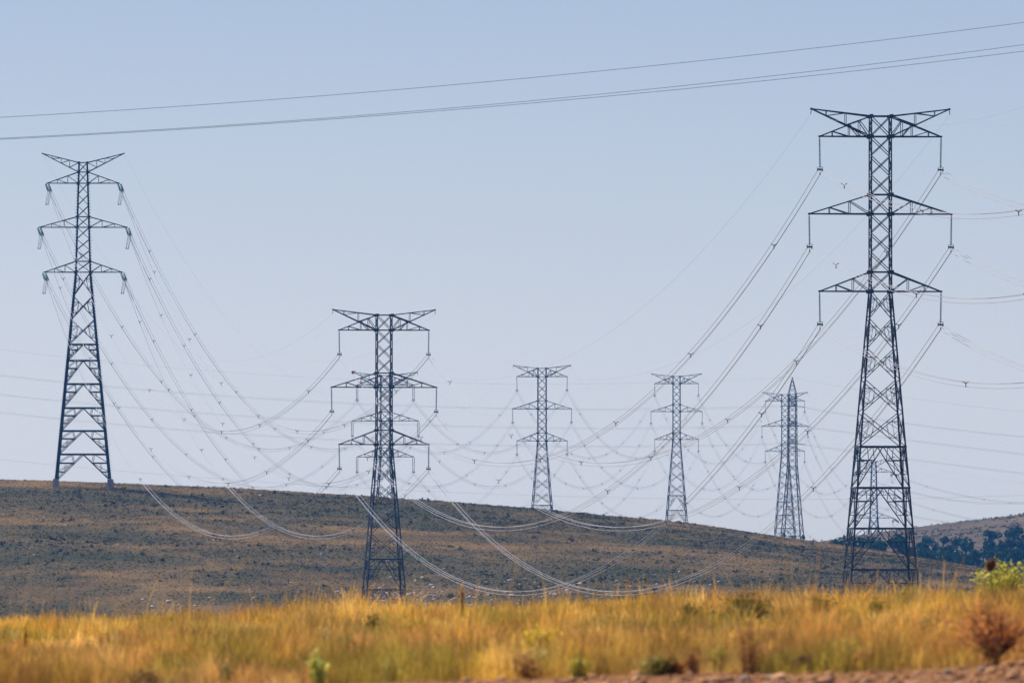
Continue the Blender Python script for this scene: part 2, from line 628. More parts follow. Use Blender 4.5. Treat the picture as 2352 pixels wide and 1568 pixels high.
def make_suspension(double=False):
    S = SUSP; pr = S['prof']
    t = empty('power_pylon', (0, 0, 0))
    legs_and_feet(t, pr, S['top'], 0.175, 0.13)
    up = MB()
    for a, b in ((49, 51.1), (47, 49), (45, 47), (43, 45), (41, 43), (39, 41), (37, 39), (35, 37), (33, 35)):
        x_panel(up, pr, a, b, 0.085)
    up.build('shaft_bracing', M_steel, t)
    md = MB()
    for a, b in ((30.2, 33), (27.1, 30.2), (23.9, 27.1), (20.5, 23.9), (16.94, 20.5)):
        x_panel(md, pr, a, b, 0.08, 2)
    md.build('body_bracing', M_steel, t)
    lo = MB()
    for a, b in ((12.7, 16.94), (8.5, 12.7), (4.23, 8.5), (0.1, 4.23)):
        k_panel(lo, pr, a, b, 0.095)
    lo.build('base_bracing', M_steel, t)
    for z in (4.23, 8.5, 12.7, 16.94):
        mb = MB(); ring(mb, pr, z, 0.18); mb.build('horizontal_beam', M_steel, t)
    for z in (33, 35, 41, 43, 49, 51.1):
        mb = MB(); ring(mb, pr, z, 0.12); mb.build('arm_frame', M_steel, t)
    for lv, (zb, zt, half) in enumerate(S['arms']):
        for s in (-1, 1):
            vs = (.22, .42, .75) if lv == 0 else (.34, .67)
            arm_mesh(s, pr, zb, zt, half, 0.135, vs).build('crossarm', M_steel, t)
            if double:
                st = None
                for q in (-.19, .19):
                    mb = string_mesh((s * half + q, 0, zb - .15), (s * half + q * .8, 0, zb - 3.25), 20, 0.12)
                    st = mb.build('insulator_string', M_glass, t)
            else:
                mb = string_mesh((s * half, 0, zb - .12), (s * half - .05 * s, 0, zb - 3.3), 22, 0.145)
                st = mb.build('insulator_string', M_glass, t)
            yoke_mesh((s * half - .05 * s * (not double), 0, zb - 3.4)).build('yoke', M_dark, st)
    for s in (-1, 1):
        mb = arm_mesh(s, pr, S['pl'], S['top'], S['ph'], 0.125, (.42, .75), S['peak'], lower=False)
        mb.bar((s * S['ph'], 0, S['peak']), (s * (S['ph'] + .06), 0, S['peak'] - .55), 0.07)
        mb.build('earth_wire_arm', M_steel, t)
    return t


def children(o): return [c for c in COL.objects if c.parent == o]


KIDS = {}


def copy_tree(o, parent=None):
    c = o.copy(); COL.objects.link(c)
    if parent is not None: c.parent = parent
    if o.name not in KIDS: KIDS[o.name] = children(o)
    for ch in KIDS[o.name]: copy_tree(ch, c)
    return c


TSC = dict(T1=22.2, T2=16.4, L1=12.8, T3=10.3, T4=9.2, T5=8.0, T6=7.2, T8=6.6)
TPX = dict(T1=2022, T2=882, L1=191, T3=885, T4=1245, T5=1554, T6=1803, T8=2007)
TTOP = dict(T1=314, T2=758, L1=421, T3=884, T4=865, T5=881, T6=921, T8=1084)
TROT = dict(T1=5, T2=7.6, L1=.6, T3=-6.2, T4=-6, T5=-5.8, T6=-6.5, T8=-6.5)
TD = {k: FP / v for k, v in TSC.items()}
ZTOP = {k: (53.4 if k in ('L1', 'T8') else 49.0) for k in TSC}
TBASE = {}
for k in TSC:
    p = P(TPX[k], TTOP[k], TD[k]); p.z -= ZTOP[k]
    TBASE[k] = p
TNAME = dict(T1='largest pylon', T2='centre pylon', L1='hilltop pylon', T3='overlapped pylon',
             T4='lone ridge pylon', T5='second ridge pylon', T6='spire-side pylon', T8='faintest pylon')
TLAB = dict(T1='largest dark lattice pylon, standing nearest at the right above the dry grass',
            T2='dark three-armed lattice pylon standing before the brown hill near the centre',
            T3='paler pylon with doubled insulator strings, partly hidden behind the pylon before the hill',
            T4='blue hazy pylon on the ridge line, alone just right of the centre',
            T5='blue hazy pylon on the ridge between the lone one and the spire-topped one',
            T6='pale three-armed pylon half covered by the narrow spire-topped pylon')
GP = 'lattice pylons of the power line'

KIDS.clear()
proto = make_suspension()
order = ['T1', 'T2', 'T4', 'T5', 'T6']
roots = {}
for i, k in enumerate(order):
    roots[k] = proto if i == 0 else copy_tree(proto)
roots['T3'] = make_suspension(True)
for k, o in roots.items():
    o.location = TBASE[k]; o.rotation_euler.z = math.radians(TROT[k])
    tag(o, TLAB[k], 'pylon', GP)
# red aircraft marker on one arm tip of the pylon behind
mb = MB(); mb.tube([(-7.5, 0, 51.6), (-7.3, 0, 51.95), (-7.0, 0, 51.95), (-6.8, 0, 51.6)], [.2, .35, .35, .2], 8)
mb.build('warning_marker', M_red, roots['T3'])

ANG = dict(prof=[(0, 9.8), (37.45, 2.68), (53.4, 1.78), (57.2, 1.54)], top=57.1, peak=58.75, ph=7.33, pl=55.4,
           arms=[(53.4, 55.4, 6.48), (45.5, 47.4, 7.9), (37.45, 39.4, 7.03)])


def wpos(k, local):
    a = math.radians(TROT[k])
    x, y, z = local
    return Vector((TBASE[k].x + x * math.cos(a) - y * math.sin(a), TBASE[k].y + x * math.sin(a) + y * math.cos(a), TBASE[k].z + z))


def arms_of(k): return ANG['arms'] if k in ('L1', 'T8') else SUSP['arms']


def arm_tip(k, lv, s):
    zb, zt, half = arms_of(k)[lv]
    return wpos(k, (s * half, 0, zb - .1))


T0_OFF = Vector((46.47, -372.3, 21.0))
T9_OFF = Vector((95.0, 210.0, -4.0))


def make_angle(k, nbrs):
    """a tension pylon: the strings point along the wires towards each neighbour"""
    S = ANG; pr = S['prof']
    t = empty('power_pylon', TBASE[k], math.radians(TROT[k]))
    legs_and_feet(t, pr, S['top'], 0.36, 0.27, bolts=True)
    up = MB()
    zs = [37.45, 39.4, 41.4, 43.4, 45.5, 47.4, 49.4, 51.4, 53.4, 55.4, 57.1]
    for a, b in zip(zs[:-1], zs[1:]): x_panel(up, pr, a, b, 0.10)
    up.build('shaft_bracing', M_steel, t)
    md = MB()
    for a, b in ((33.2, 37.45), (29.0, 33.2), (24.5, 29.0)): x_panel(md, pr, a, b, 0.13, 2)
    md.build('body_bracing', M_steel, t)
    lo = MB()
    lv_ = [0.1, 4.8, 9.0, 13.1, 17.4, 21.6, 24.5]
    for a, b in zip(lv_[:-1], lv_[1:]): k_panel(lo, pr, a, b, 0.135)
    lo.build('base_bracing', M_steel, t)
    for z in lv_[1:]:
        mb = MB(); ring(mb, pr, z, 0.24); mb.build('horizontal_beam', M_steel, t)
    for z in (37.45, 39.4, 45.5, 47.4, 53.4, 55.4, 57.1):
        mb = MB(); ring(mb, pr, z, 0.13); mb.build('arm_frame', M_steel, t)
    inv = t.matrix_basis.inverted()
    for lv, (zb, zt, half) in enumerate(S['arms']):
        for s in (-1, 1):
            arm_mesh(s, pr, zb, zt, half, 0.15, (.34, .67)).build('crossarm', M_steel, t)
            ends = []
            for nb in nbrs:
                tip = arm_tip(k, lv, s)
                d = nb(lv, s) - tip
                d.z = -d.length * 0.31
                d.normalize()
                e = tip + d * 4.3
                side = d.cross(Vector((0, 0, 1))).normalized()
                for q in (-.25, .25):
                    a, b = tip + side * q + d * .25, tip + side * q + d * 4.0
                    mb = string_mesh(inv @ a, inv @ b, 20, 0.17)
                    st = mb.build('insulator_string', M_glass, t)
                le = inv @ e
                ld = (inv @ (e + d)) - le
                mb = MB()
                mb.bar(inv @ (e - d * .35 - side * .4), inv @ (e - d * .35 + side * .4), 0.12)
                mb.bar(le - ld * .4, le, 0.16)
                ring_tube(mb, le - ld * .5, .36, .03, ld)
                mb.build('yoke', M_dark, st)
                ends.append(le)
            mb = MB()
            for q in (-.2, .2):
                a, b = ends[0], ends[1]
                low = (inv @ arm_tip(k, lv, s)) + Vector((0, 0, -3.7))
                pts = []
                for i in range(15):
                    u = i / 14
                    p = lerp(a, b, u); w = 1 - (2 * u - 1) ** 2
                    w = w ** 0.6
                    pts.append(Vector((p.x * (1 - w) + low.x * w + q, p.y, p.z * (1 - w) + low.z * w)))
                mb.tube(pts, 0.03, 4)
            mb.box((low.x, low.y, low.z), .6, .12, .12)
            mb.build('jumper_loop', M_dark, t)
    for s in (-1, 1):
        arm_mesh(s, pr, S['pl'], S['top'], S['ph'], 0.14, (.25, .48, .72), S['peak'], lower=False).build('earth_wire_arm', M_steel, t)
    return t


def att(k, lv, s, toward=None):
    """where a conductor bundle leaves the pylon"""
    if k == 'T0': return att('T1', lv, s) + T0_OFF
    if k == 'T9': return arm_tip('T8', lv, s) + T9_OFF
    if k in ('L1', 'T8'):
        tip = arm_tip(k, lv, s)
        if toward is None: return tip
        d = att(toward, lv, s) - tip
        d.z = -d.length * 0.31
        d.normalize()
        return tip + d * 4.3
    zb, zt, half = SUSP['arms'][lv]
    return wpos(k, (s * half - .05 * s * (k != 'T3'), 0, zb - 3.66))


def peak(k, s):
    if k == 'T0': return peak('T1', s) + T0_OFF
    if k == 'T9': return peak('T8', s) + T9_OFF
    if k in ('L1', 'T8'): return wpos(k, (s * ANG['ph'], 0, ANG['peak'] - .1))
    return wpos(k, (s * (SUSP['ph'] + .06), 0, SUSP['peak'] - .55))


l1 = make_angle('L1', [lambda lv, s: att('T2', lv, s), lambda lv, s: att('T3', lv, s)])
tag(l1, 'heavy lattice pylon with steep upswept top arms on the hilltop at far left', 'pylon', GP)
t8 = make_angle('T8', [lambda lv, s: att('T6', lv, s), lambda lv, s: att('T9', lv, s)])
tag(t8, 'faintest distant pylon, seen through the base of the largest pylon', 'pylon', GP)


# narrow spire-topped pylon of the crossing line, its arms end-on to the viewer
def make_spire():
    d = 3039.0
    t = empty('spire_pylon', P(1820, 1262, d), math.radians(78))
    H = (1262 - 904) / FP * d
    pr = [(0, 5.9), (H - 19, 2.35), (H, 2.05)]
    legs_and_feet(t, pr, H, 0.23, 0.19)
    mb = MB()
    z = H
    while z > H - 18.5:
        x_panel(mb, pr, z - 1.7, z, 0.08); z -= 1.7
    while z > 5.5:
        st = wat(pr, z) * .95
        x_panel(mb, pr, z - st, z, 0.09, 1); z -= st
    k_panel(mb, pr, 0.1, z, 0.12); ring(mb, pr, z, .15)
    mb.build('body_bracing', M_steel, t)
    mb = MB()
    tip = Vector((0, 0, (1262 - 866) / FP * d))
    for c in corners(pr, H): mb.bar(c, tip, 0.13)
    for f in (.28, .55, .78):
        q = [lerp(c, tip, f) for c in corners(pr, H)]
        q0 = [lerp(c, tip, f - .27) for c in corners(pr, H)]
        for i in range(4): mb.bar(q[i], q[(i + 1) % 4], .08); mb.bar(q0[i], q[(i + 1) % 4], .08)
    mb.build('spire', M_steel, t)
    for zl in (932, 977, 1018):
        zb = (1262 - zl) / FP * d
        for s in (-1, 1):
            arm_mesh(s, pr, zb, zb + 1.9, 5.2, .12, (.34, .67)).build('crossarm', M_steel, t)
            mb = string_mesh((s * 5.2, -.2, zb), (s * 5.2, -2.4, zb - .2), 12, .13)
            mb.build('insulator_string', M_glass, t)
            mb = string_mesh((s * 5.2, .2, zb), (s * 5.2, 2.4, zb - .2), 12, .13)
            mb.build('insulator_string', M_glass, t)
        mb = MB(); ring(mb, pr, zb, .12); ring(mb, pr, zb + 1.9, .1); mb.build('arm_frame', M_steel, t)
    return tag(t, 'narrow end-on lattice pylon topped by a pointed spire on the ridge', 'pylon')


make_spire()


# ------------------------------------------------------------------ wires
def catenary(a, b, s, n=44):
    out = []
    for i in range(n + 1):
        t = i / n
        p = lerp(a, b, t); p = p.copy(); p.z -= 4 * s * t * (1 - t)
        out.append(p)
    return out


TRI = [(-.25, .15), (.25, .15), (0, -.30)]


def spacer_mesh():
    mb = MB()
    for x, z in TRI:
        mb.bar((x * .25, 0, z * .25), (x * .95, 0, z * .95), .065)
        mb.box((x, 0, z), .11, .18, .10)
    c = [Vector((x * .3, 0, z * .3)) for x, z in TRI]
    for i in range(3): mb.bar(c[i], c[(i + 1) % 3], .055)
    return mb.mesh('spacer')


SPME = spacer_mesh()
SPME.materials.append(M_dark)


def conductor(a, b, sag, label, group, r=0.026, spacers=True, first=34.0, step=58.0):
    pts = catenary(a, b, sag)
    d = (b - a); d.z = 0; d.normalize()
    side = Vector((d.y, -d.x, 0))
    t = empty('conductor_bundle', a)
    for x, z in TRI:
        mb = MB()
        mb.tube([p + side * x + Vector((0, 0, z)) - a for p in pts], r, 4, False)
        mb.build('wire', M_wire, t)
    if spacers:
        L = (b - a).length
        s = first * (.8 + .4 * random.random())
        while s < L - 15:
            u = s / L
            p = lerp(a, b, u); p = p.copy(); p.z -= 4 * sag * u * (1 - u)
            o = bpy.data.objects.new('spacer', SPME)
            COL.objects.link(o); o.parent = t
            o.location = p - a
            o.rotation_euler = (0, 0, math.atan2(d.y, d.x) - math.pi / 2)
            s += step * (.85 + .3 * random.random())
    return tag(t, label, 'power cable', group)


def single(a, b, sag, label, group=None, r=0.012, name='earth_wire'):
    pts = catenary(a, b, sag)
    mb = MB(); mb.tube([p - a for p in pts], r, 4, False)
    o = mb.build(name, M_wire); o.location = a
    return tag(o, label, 'wire', group)


SPANS = [('T0', 'T1', 17.25), ('T1', 'T2', 22.0), ('T2', 'L1', 24.2), ('L1', 'T3', 25.5), ('T3', 'T4', 13.4),
         ('T4', 'T5', 17.2), ('T5', 'T6', 17.8), ('T6', 'T8', 14.5), ('T8', 'T9', 7.0)]
LV = ['top', 'middle', 'lowest']
SD = {-1: 'left', 1: 'right'}
for a, b, sag in SPANS:
    for s in (-1, 1):
        for lv in range(3):
            if a == 'T0': lab = f'faint three-wire conductor from {LV[lv]} {SD[s]} arm of largest pylon to the right edge'
            elif b == 'T9': lab = f'faint conductor leaving {LV[lv]} {SD[s]} arm of the faintest pylon, descending right'
            else: lab = f'conductor sagging from {LV[lv]} {SD[s]} arm of {TNAME[a]} to {TNAME[b]}'
            conductor(att(a, lv, s, b), att(b, lv, s, a), sag, lab, 'three-wire conductors of the main power line', r=0.026 if a in ('T1', 'T2') else 0.027 if a == 'T0' else 0.020)
        if a == 'T0': lab = f'thin earth wire from the {SD[s]} peak of the largest pylon towards the right edge'
        elif b == 'T9': lab = f'thin earth wire from the {SD[s]} peak of the faintest pylon, descending right'
        else: lab = f'thin earth wire from {SD[s]} peak of {TNAME[a]} to {TNAME[b]}'
        single(peak(a, s), peak(b, s), sag * .78, lab, 'thin earth wires between pylon peaks', 0.008)


def para(pts3, d, px0, px1):
    """points of a hanging cable given three image-plane points at distance d"""
    (x1, y1), (x2, y2), (x3, y3) = pts3
    c = np.polyfit([x1, x2, x3], [y1, y2, y3], 2)
    return [P(x, float(np.polyval(c, x)), d) for x in np.linspace(px0, px1, 46)]


CROSS_L = [[(0, 862), (600, 915), (1812, 932)], [(0, 906), (600, 958), (1812, 977)], [(0, 947), (600, 1000), (1812, 1018)]]
CROSS_R = [[(1828, 932), (2089, 973.5), (2352, 1003)], [(1828, 977), (2089, 1011), (2352, 1043)], [(1828, 1018), (2094, 1055), (2352, 1087)]]
for lv in range(3):
    for side, tab, x0, x1, w in (('left', CROSS_L, -700, 1812, 'left'), ('right', CROSS_R, 1828, 2900, 'right')):
        for dd, dn in ((-5.2, 'nearer'), (5.2, 'farther')):
            pts = para(tab[lv], 3039 + dd, x0, x1)
            o0 = pts[0 if side == 'right' else -1].copy()
            t = empty('conductor_pair', o0)
            for q in (-.2, .2):
                mb = MB(); mb.tube([p - o0 + Vector((0, q, q * .8)) for p in pts], 0.018, 4, False)
                mb.build('wire', M_wire, t)
            tag(t, f'{dn} of two {LV[lv]} cables running {w} from the spire-topped pylon', 'power cable', 'near-level cables of the crossing line')
for tab, x0, x1, w in (([(0, 802), (633, 862), (1820, 866)], -700, 1820, 'left'), ([(1820, 866), (1933, 888), (2352, 945)], 1820, 2800, 'right')):
    pts = para(tab, 3039, x0, x1)
    mb = MB(); mb.tube([p - pts[0] for p in pts], 0.014, 4, False)
    o = mb.build('earth_wire', M_wire); o.location = pts[0]
    tag(o, f'thin earth wire running {w} from the tip of the spire-topped pylon', 'wire')
pts = para([(0, 1055), (1034, 1130), (2352, 1137)], 3300, -500, 2800)
mb = MB(); mb.tube([p - pts[0] for p in pts], 0.022, 4, False)
o = mb.build('crossing_cable', M_wire); o.location = pts[0]
tag(o, 'single faint cable running almost level low behind all pylons', 'wire')

# the three nearer wires slanting across the sky
for y, lab in (([270, 183, 52], 'uppermost single wire slanting up across the open sky'),
               ([318, 236, 103], 'middle wire of three slanting across the sky, upper of the close pair'),
               ([320.5, 241, 118], 'lowest wire of three slanting across the sky, lower of the close pair')):
    pts = para([(0, y[0]), (1176, y[1]), (2352, y[2])], 560, -1500, 3800)
    mb = MB(); mb.tube([p - pts[0] for p in pts], 0.011, 5, False)
    o = mb.build('overhead_wire', M_cable); o.location = pts[0]
    tag(o, lab, 'wire', 'nearer wires crossing the sky')


# ------------------------------------------------------------------ leafy shapes
def leaf_quads(centres, size, flat=1.0, rng=RNG, aspect=1.5):
    """one randomly turned quad per centre; returns verts, faces"""
    n = len(centres)
    a = rng.normal(size=(n, 3)); a[:, 2] *= flat
    a /= np.linalg.norm(a, axis=1)[:, None] + 1e-9
    b = rng.normal(size=(n, 3))
    b -= (b * a).sum(1)[:, None] * a
    b /= np.linalg.norm(b, axis=1)[:, None] + 1e-9
    sz = np.asarray(size) * rng.uniform(.6, 1.3, n)
    u, v = a * (sz * aspect / 2)[:, None], b * (sz / 2)[:, None]
    V = np.stack([centres - u, centres + v * .9, centres + u, centres - v * .9], 1).reshape(-1, 3)
    F = np.arange(4 * n).reshape(n, 4)
    return V, F


def tint_of(n, c1, c2, rng=RNG, per=4, w=None):
    w = rng.random(n) if w is None else np.clip(w, 0, 1)
    c = np.array(c1)[None] * (1 - w[:, None]) + np.array(c2)[None] * w[:, None]
    return np.repeat(c, per, 0)


# trees on the slope behind, four crown shapes shared
def tree_meshes(seed, h, w):
    rng = np.random.default_rng(seed)
    tr = MB()
    lean = rng.normal() * .06 * h
    tr.tube([(0, 0, -.6), (lean * .3, 0, h * .3), (lean * .7, 0, h * .62), (lean, 0, h * .9)], [h * .035, h * .028, h * .018, h * .006], 7)
    cs = []
    for i in range(13):
        ang = rng.uniform(0, 6.28); z = h * rng.uniform(.24, .93)
        k = 1 - abs((z / h - .45)) * 1.15
        r = w / 2 * rng.uniform(.25, .95) * max(k, .2)
        tip = Vector((lean * z / h + r * math.cos(ang), r * math.sin(ang), z))
        st = Vector((lean * z / h * .6, 0, max(z - h * .18, h * .12)))
        tr.tube([st, lerp(st, tip, .6) + Vector((0, 0, -.03 * h)), tip], [h * .012, h * .008, h * .004], 5)
        nn = int(rng.uniform(70, 130))
        rad = w * rng.uniform(.13, .23)
        p = rng.normal(size=(nn, 3)); p /= np.linalg.norm(p, axis=1)[:, None]
        p *= (rng.random(nn) ** .45)[:, None] * rad * np.array([1.1, 1.1, .75])
        cs.append(p + np.array(tip))
    c = np.concatenate(cs)
    V, F = leaf_quads(c, w * .085, .7, rng)
    me = mesh_np('crown', V, F, 4)
    g = fbm(c[:, 0] * 1.5 / w * 4, c[:, 2] * 1.5 / w * 4, seed, 3)
    col_attr(me, tint_of(len(c), *((.012, .038, .016), (.042, .090, .030)) if seed < 44 else ((.030, .070, .022), (.085, .155, .050)), rng, 4, (g - .3) * 2 + rng.normal(size=len(c)) * .2))
    return tr.mesh('trunk'), me


TREES = [tree_meshes(40 + i, 7.0, w) for i, w in enumerate((5.0, 5.6, 4.2, 6.4, 6.2, 5.2))]
for a, b in TREES:
    a.materials.append(M_bark); b.materials.append(M_tree)
# px, top row, bottom row, distance, mesh, label (grouped)
TL = [
    (1883, 1246, 1262, 2560, 0, 'tiny dark tree just clear of the near hill, leftmost of the trees'),
    (1910, 1230, 1264, 2560, 1, 'small round dark tree second from left along the far slope'),
    (1936, 1222, 1272, 2570, 3, 'dark tree just left of the largest pylon legs'),
    (1968, 1225, 1280, 2560, 1, 'dark tree seen through the left edge of the largest pylon base'),
    (1996, 1226, 1286, 2570, 3, 'dark tree seen inside the largest pylon base, left of its middle'),
    (2024, 1234, 1290, 2560, 4, 'low tree seen in the middle of the largest pylon base'),
    (2053, 1213, 1294, 2590, 2, 'taller dark tree in the largest pylon base, left of the tallest there'),
    (2080, 1204, 1298, 2600, 2, 'tallest dark tree seen inside the largest pylon base, near its right legs'),
    (2104, 1233, 1299, 2580, 1, 'dark tree behind the right legs of the largest pylon'),
    (2126, 1257, 1302, 2560, 4, 'low green tree just right of the largest pylon base'),
    (2132, 1227, 1243, 2960, 3, 'small lone tree higher up the pale slope right of the largest pylon'),
    (2162, 1221, 1288, 2700, 1, 'broad dark tree, left one of the big clump right of the pylon'),
    (2187, 1217, 1290, 2720, 2, 'highest dark tree of the big clump right of the pylon'),
    (2216, 1230, 1292, 2710, 3, 'dark tree at the right end of the big clump'),
    (2150, 1260, 1306, 2560, 4, 'low green tree at the foot of the big clump, left'),
    (2180, 1262, 1310, 2550, 4, 'low green tree at the foot of the big clump, middle'),
    (2209, 1258, 1314, 2555, 5, 'low green tree at the foot of the big clump, right'),
    (2247, 1246, 1318, 2560, 2, 'narrow dark tree left of the yellow-green shrub'),
    (2273, 1212, 1258, 2860, 0, 'smaller upper tree on the pale slope, left of the two at right'),
    (2313, 1202, 1262, 2840, 2, 'large dark upper tree near the right edge'),
    (2340, 1203, 1256, 2850, 0, 'dark upper tree touching the right edge'),
    (2284, 1256, 1322, 2555, 4, 'low tree directly behind the yellow-green shrub'),
    (2313, 1253, 1324, 2560, 5, 'low tree behind the right part of the yellow-green shrub'),
    (2345, 1250, 1326, 2560, 5, 'low tree behind the shrub, cut by the right edge'),
    (2380, 1246, 1328, 2570, 4, 'low tree just beyond the right edge'),
]
for i, (px, yt, yb, d, m, lab) in enumerate(TL):
    b = P(px, yb, d)
    h = (yb - yt) / FP * d
    gzz = gz(b.x, d)
    if gzz < b.z - .3: h += b.z - gzz; b.z = gzz
    t = empty('tree', b, i * 1.9)
    sc = h / 7.4
    t.scale = (sc, sc, sc)
    if sc > 1.25: t.scale = (sc * .85, sc * .85, sc)
    for nm, me in (('trunk', TREES[m][0]), ('crown', TREES[m][1])):
        o = bpy.data.objects.new(nm, me); COL.objects.link(o); o.parent = t
    tag(t, lab, 'tree', 'dark trees on the far slope')


CLEAR = []


# a low bush made of a few stems and many leaves
def bush(name, px, py, w, h, leaf, c1, c2, label, cat='shrub', n=500, stems=9, d=None, stemcol=None, group=None, dome=True, mat=None, trunk=0.0, clear=.42, aspect=1.8):
    row = min(py + 26, float(np.interp(px, EPX, EPY)) - 3)
    if d is None: h += max(row - py, 0); d = ground_d(px, row)
    x = (px - 1176) / FP * d
    CLEAR.append((x, d, w / FP * d, clear))
    W, H = w / FP * d, h / FP * d
    z0 = gz(x, d)
    t = empty(name, (x, d, z0))
    rng = np.random.default_rng(int(px * 7 + py))
    mb = MB()
    tips = []
    for i in range(stems):
        a = rng.uniform(0, 6.28); r = W / 2 * rng.uniform(.1, .95)
        tip = Vector((r * math.cos(a), r * math.sin(a) * .8, H * (rng.uniform(.55, 1) if dome else rng.uniform(.5, 1.1)) * (1 - .35 * (2 * r / W) ** 2)))
        if trunk and i == 0: mb.tube([(0, 0, -.05), (.01, 0, H * trunk * .5), (0, 0, H * trunk)], [W * .045, W * .03, W * .03], 7)
        root = Vector((0, 0, H * trunk - .05)) if trunk else Vector((tip.x * .55, tip.y * .55, -.05))
        kink = lerp(root, tip, .5) + Vector((rng.normal() * W * .04, 0, H * .05))
        mb.tube([root, kink, tip], [.006, .004, .0025] if not trunk else [.014, .008, .004], 5)
        tips.append((np.array(lerp(root, kink, .9 if trunk else .2)), np.array(tip)))
    mb.build('stems', M_bark if trunk else M_stalk, t)
    k = rng.integers(0, stems, n)
    u = rng.random(n) ** (.7 if trunk else .9)
    A = np.array([tips[i][0] for i in k]); B = np.array([tips[i][1] for i in k])
    c = A + (B - A) * u[:, None] + rng.normal(size=(n, 3)) * np.array([W, W, H]) * (.13 if trunk else .075)
    c[:, 2] = np.maximum(c[:, 2], .01)
    V, F = leaf_quads(c, leaf, .8, rng, aspect)
    me = mesh_np('leaves', V, F, 4)
    col_attr(me, tint_of(n, c1, c2, rng))
    link_mesh('leaves', me, mat or M_leaf, t)
    return tag(t, label, cat, group)


OL1, OL2 = (.13, .115, .015), (.36, .28, .03)
YE1, YE2 = (.40, .30, .03), (.65, .48, .05)
bush('leafy_shrub', 2306, 1372, 150, 104, .055, (.36, .37, .03), (.78, .72, .10), 'bright yellow-green leafy shrub above the dry grass at the right edge', n=1500, stems=34, d=243)
bush('dry_shrub', 2286, 1530, 250, 135, .03, (.46, .18, .05), (.86, .40, .13), 'red-brown dry shrub with a dark stem at the lower right edge', n=1700, stems=70, trunk=.16, clear=.9, dome=False)
bush('olive_bush', 864, 1450, 78, 42, .03, OL1, OL2, 'dark olive bush in the grass below the pylon before the hill', n=1100, stems=22, group='olive bushes in the dry grass', clear=.18)
bush('olive_bush', 1583, 1412, 52, 36, .03, OL1, OL2, 'small dark olive bush left of the broad olive bush', n=700, stems=16, group='olive bushes in the dry grass', clear=.18)
bush('olive_bush', 1712, 1418, 165, 56, .035, OL1, (.30, .21, .03), 'broad olive bush in the grass left of the largest pylon', n=2200, stems=36, group='olive bushes in the dry grass', clear=.18)
bush('olive_bush', 1886, 1398, 80, 38, .035, OL1, (.33, .24, .03), 'olive-yellow bush just left of the largest pylon base', n=900, stems=18, group='olive bushes in the dry grass', clear=.18)
bush('olive_bush', 2016, 1402, 70, 36, .03, OL1, OL2, 'dark olive bush below the middle of the largest pylon base', n=800, stems=18, group='olive bushes in the dry grass', clear=.18)
bush('yellow_bush', 2098, 1382, 74, 44, .035, (.33, .24, .03), (.55, .40, .06), 'golden yellow bush at the right foot of the largest pylon', n=900, stems=18)
bush('yellow_bush', 955, 1452, 66, 36, .03, (.50, .36, .02), (.74, .54, .04), 'mustard yellow bush beside the dark olive bush', n=1000, stems=20, clear=.15)
bush('flowering_plant', 1247, 1490, 116, 50, .035, (.62, .46, .03), (.92, .72, .06), 'spreading plant covered in yellow flowers in the middle of the grass', 'plant', n=1200, stems=30, clear=.12)
bush('flowering_plant', 1155, 1438, 24, 34, .03, (.60, .36, .02), (.75, .48, .03), 'small deep yellow flower tuft left of the spreading yellow plant', 'plant', n=170, stems=7, clear=.15)
bush('flower_spike', 1062, 1412, 18, 58, .035, (.42, .22, .02), (.60, .34, .03), 'orange flower spike standing above the grass right of the centre pylon', 'plant', n=420, stems=5, dome=False)
bush('flower_spike', 60, 1490, 18, 50, .03, (.50, .30, .015), (.68, .42, .02), 'orange-yellow flower spike in the grass at the far left', 'plant', n=260, stems=4, dome=False)
bush('green_plant', 730, 1556, 44, 70, .04, (.56, .60, .10), (.84, .84, .24), 'fresh pale green plant at the bottom of the grass left of centre', 'plant', n=230, stems=14, dome=False)
bush('green_plant', 745, 1470, 26, 30, .03, (.42, .46, .18), (.64, .64, .32), 'small grey-green tuft above the fresh green plant', 'plant', n=180, stems=9)
bush('dark_bush_and_shade', 1515, 1552, 110, 50, .03, (.22, .19, .04), (.42, .36, .08), 'dark green low bush at the bottom edge right of centre', n=900, stems=22)
bush('dark_bush_and_shade', 1848, 1546, 64, 44, .03, (.16, .09, .035), (.36, .20, .08), 'tuft-shaped dark shade at the soil edge below the largest pylon', n=800, stems=22)  # a dark hollow of shade in the grass, built as a leafy tuft
bush('dark_bush_and_shade', 335, 1574, 80, 44, .03, (.22, .12, .04), (.44, .25, .08), 'tuft-shaped dark brown shade at the bottom edge on the left', n=800, stems=22)  # another shaded gap in the grass, stood in for by dark leaves
bush('rusty_bush', 1545, 1578, 60, 50, .03, (.34, .13, .035), (.58, .25, .07), 'rusty brown tuft at the bottom edge beside the dark green bush', n=700, stems=22)


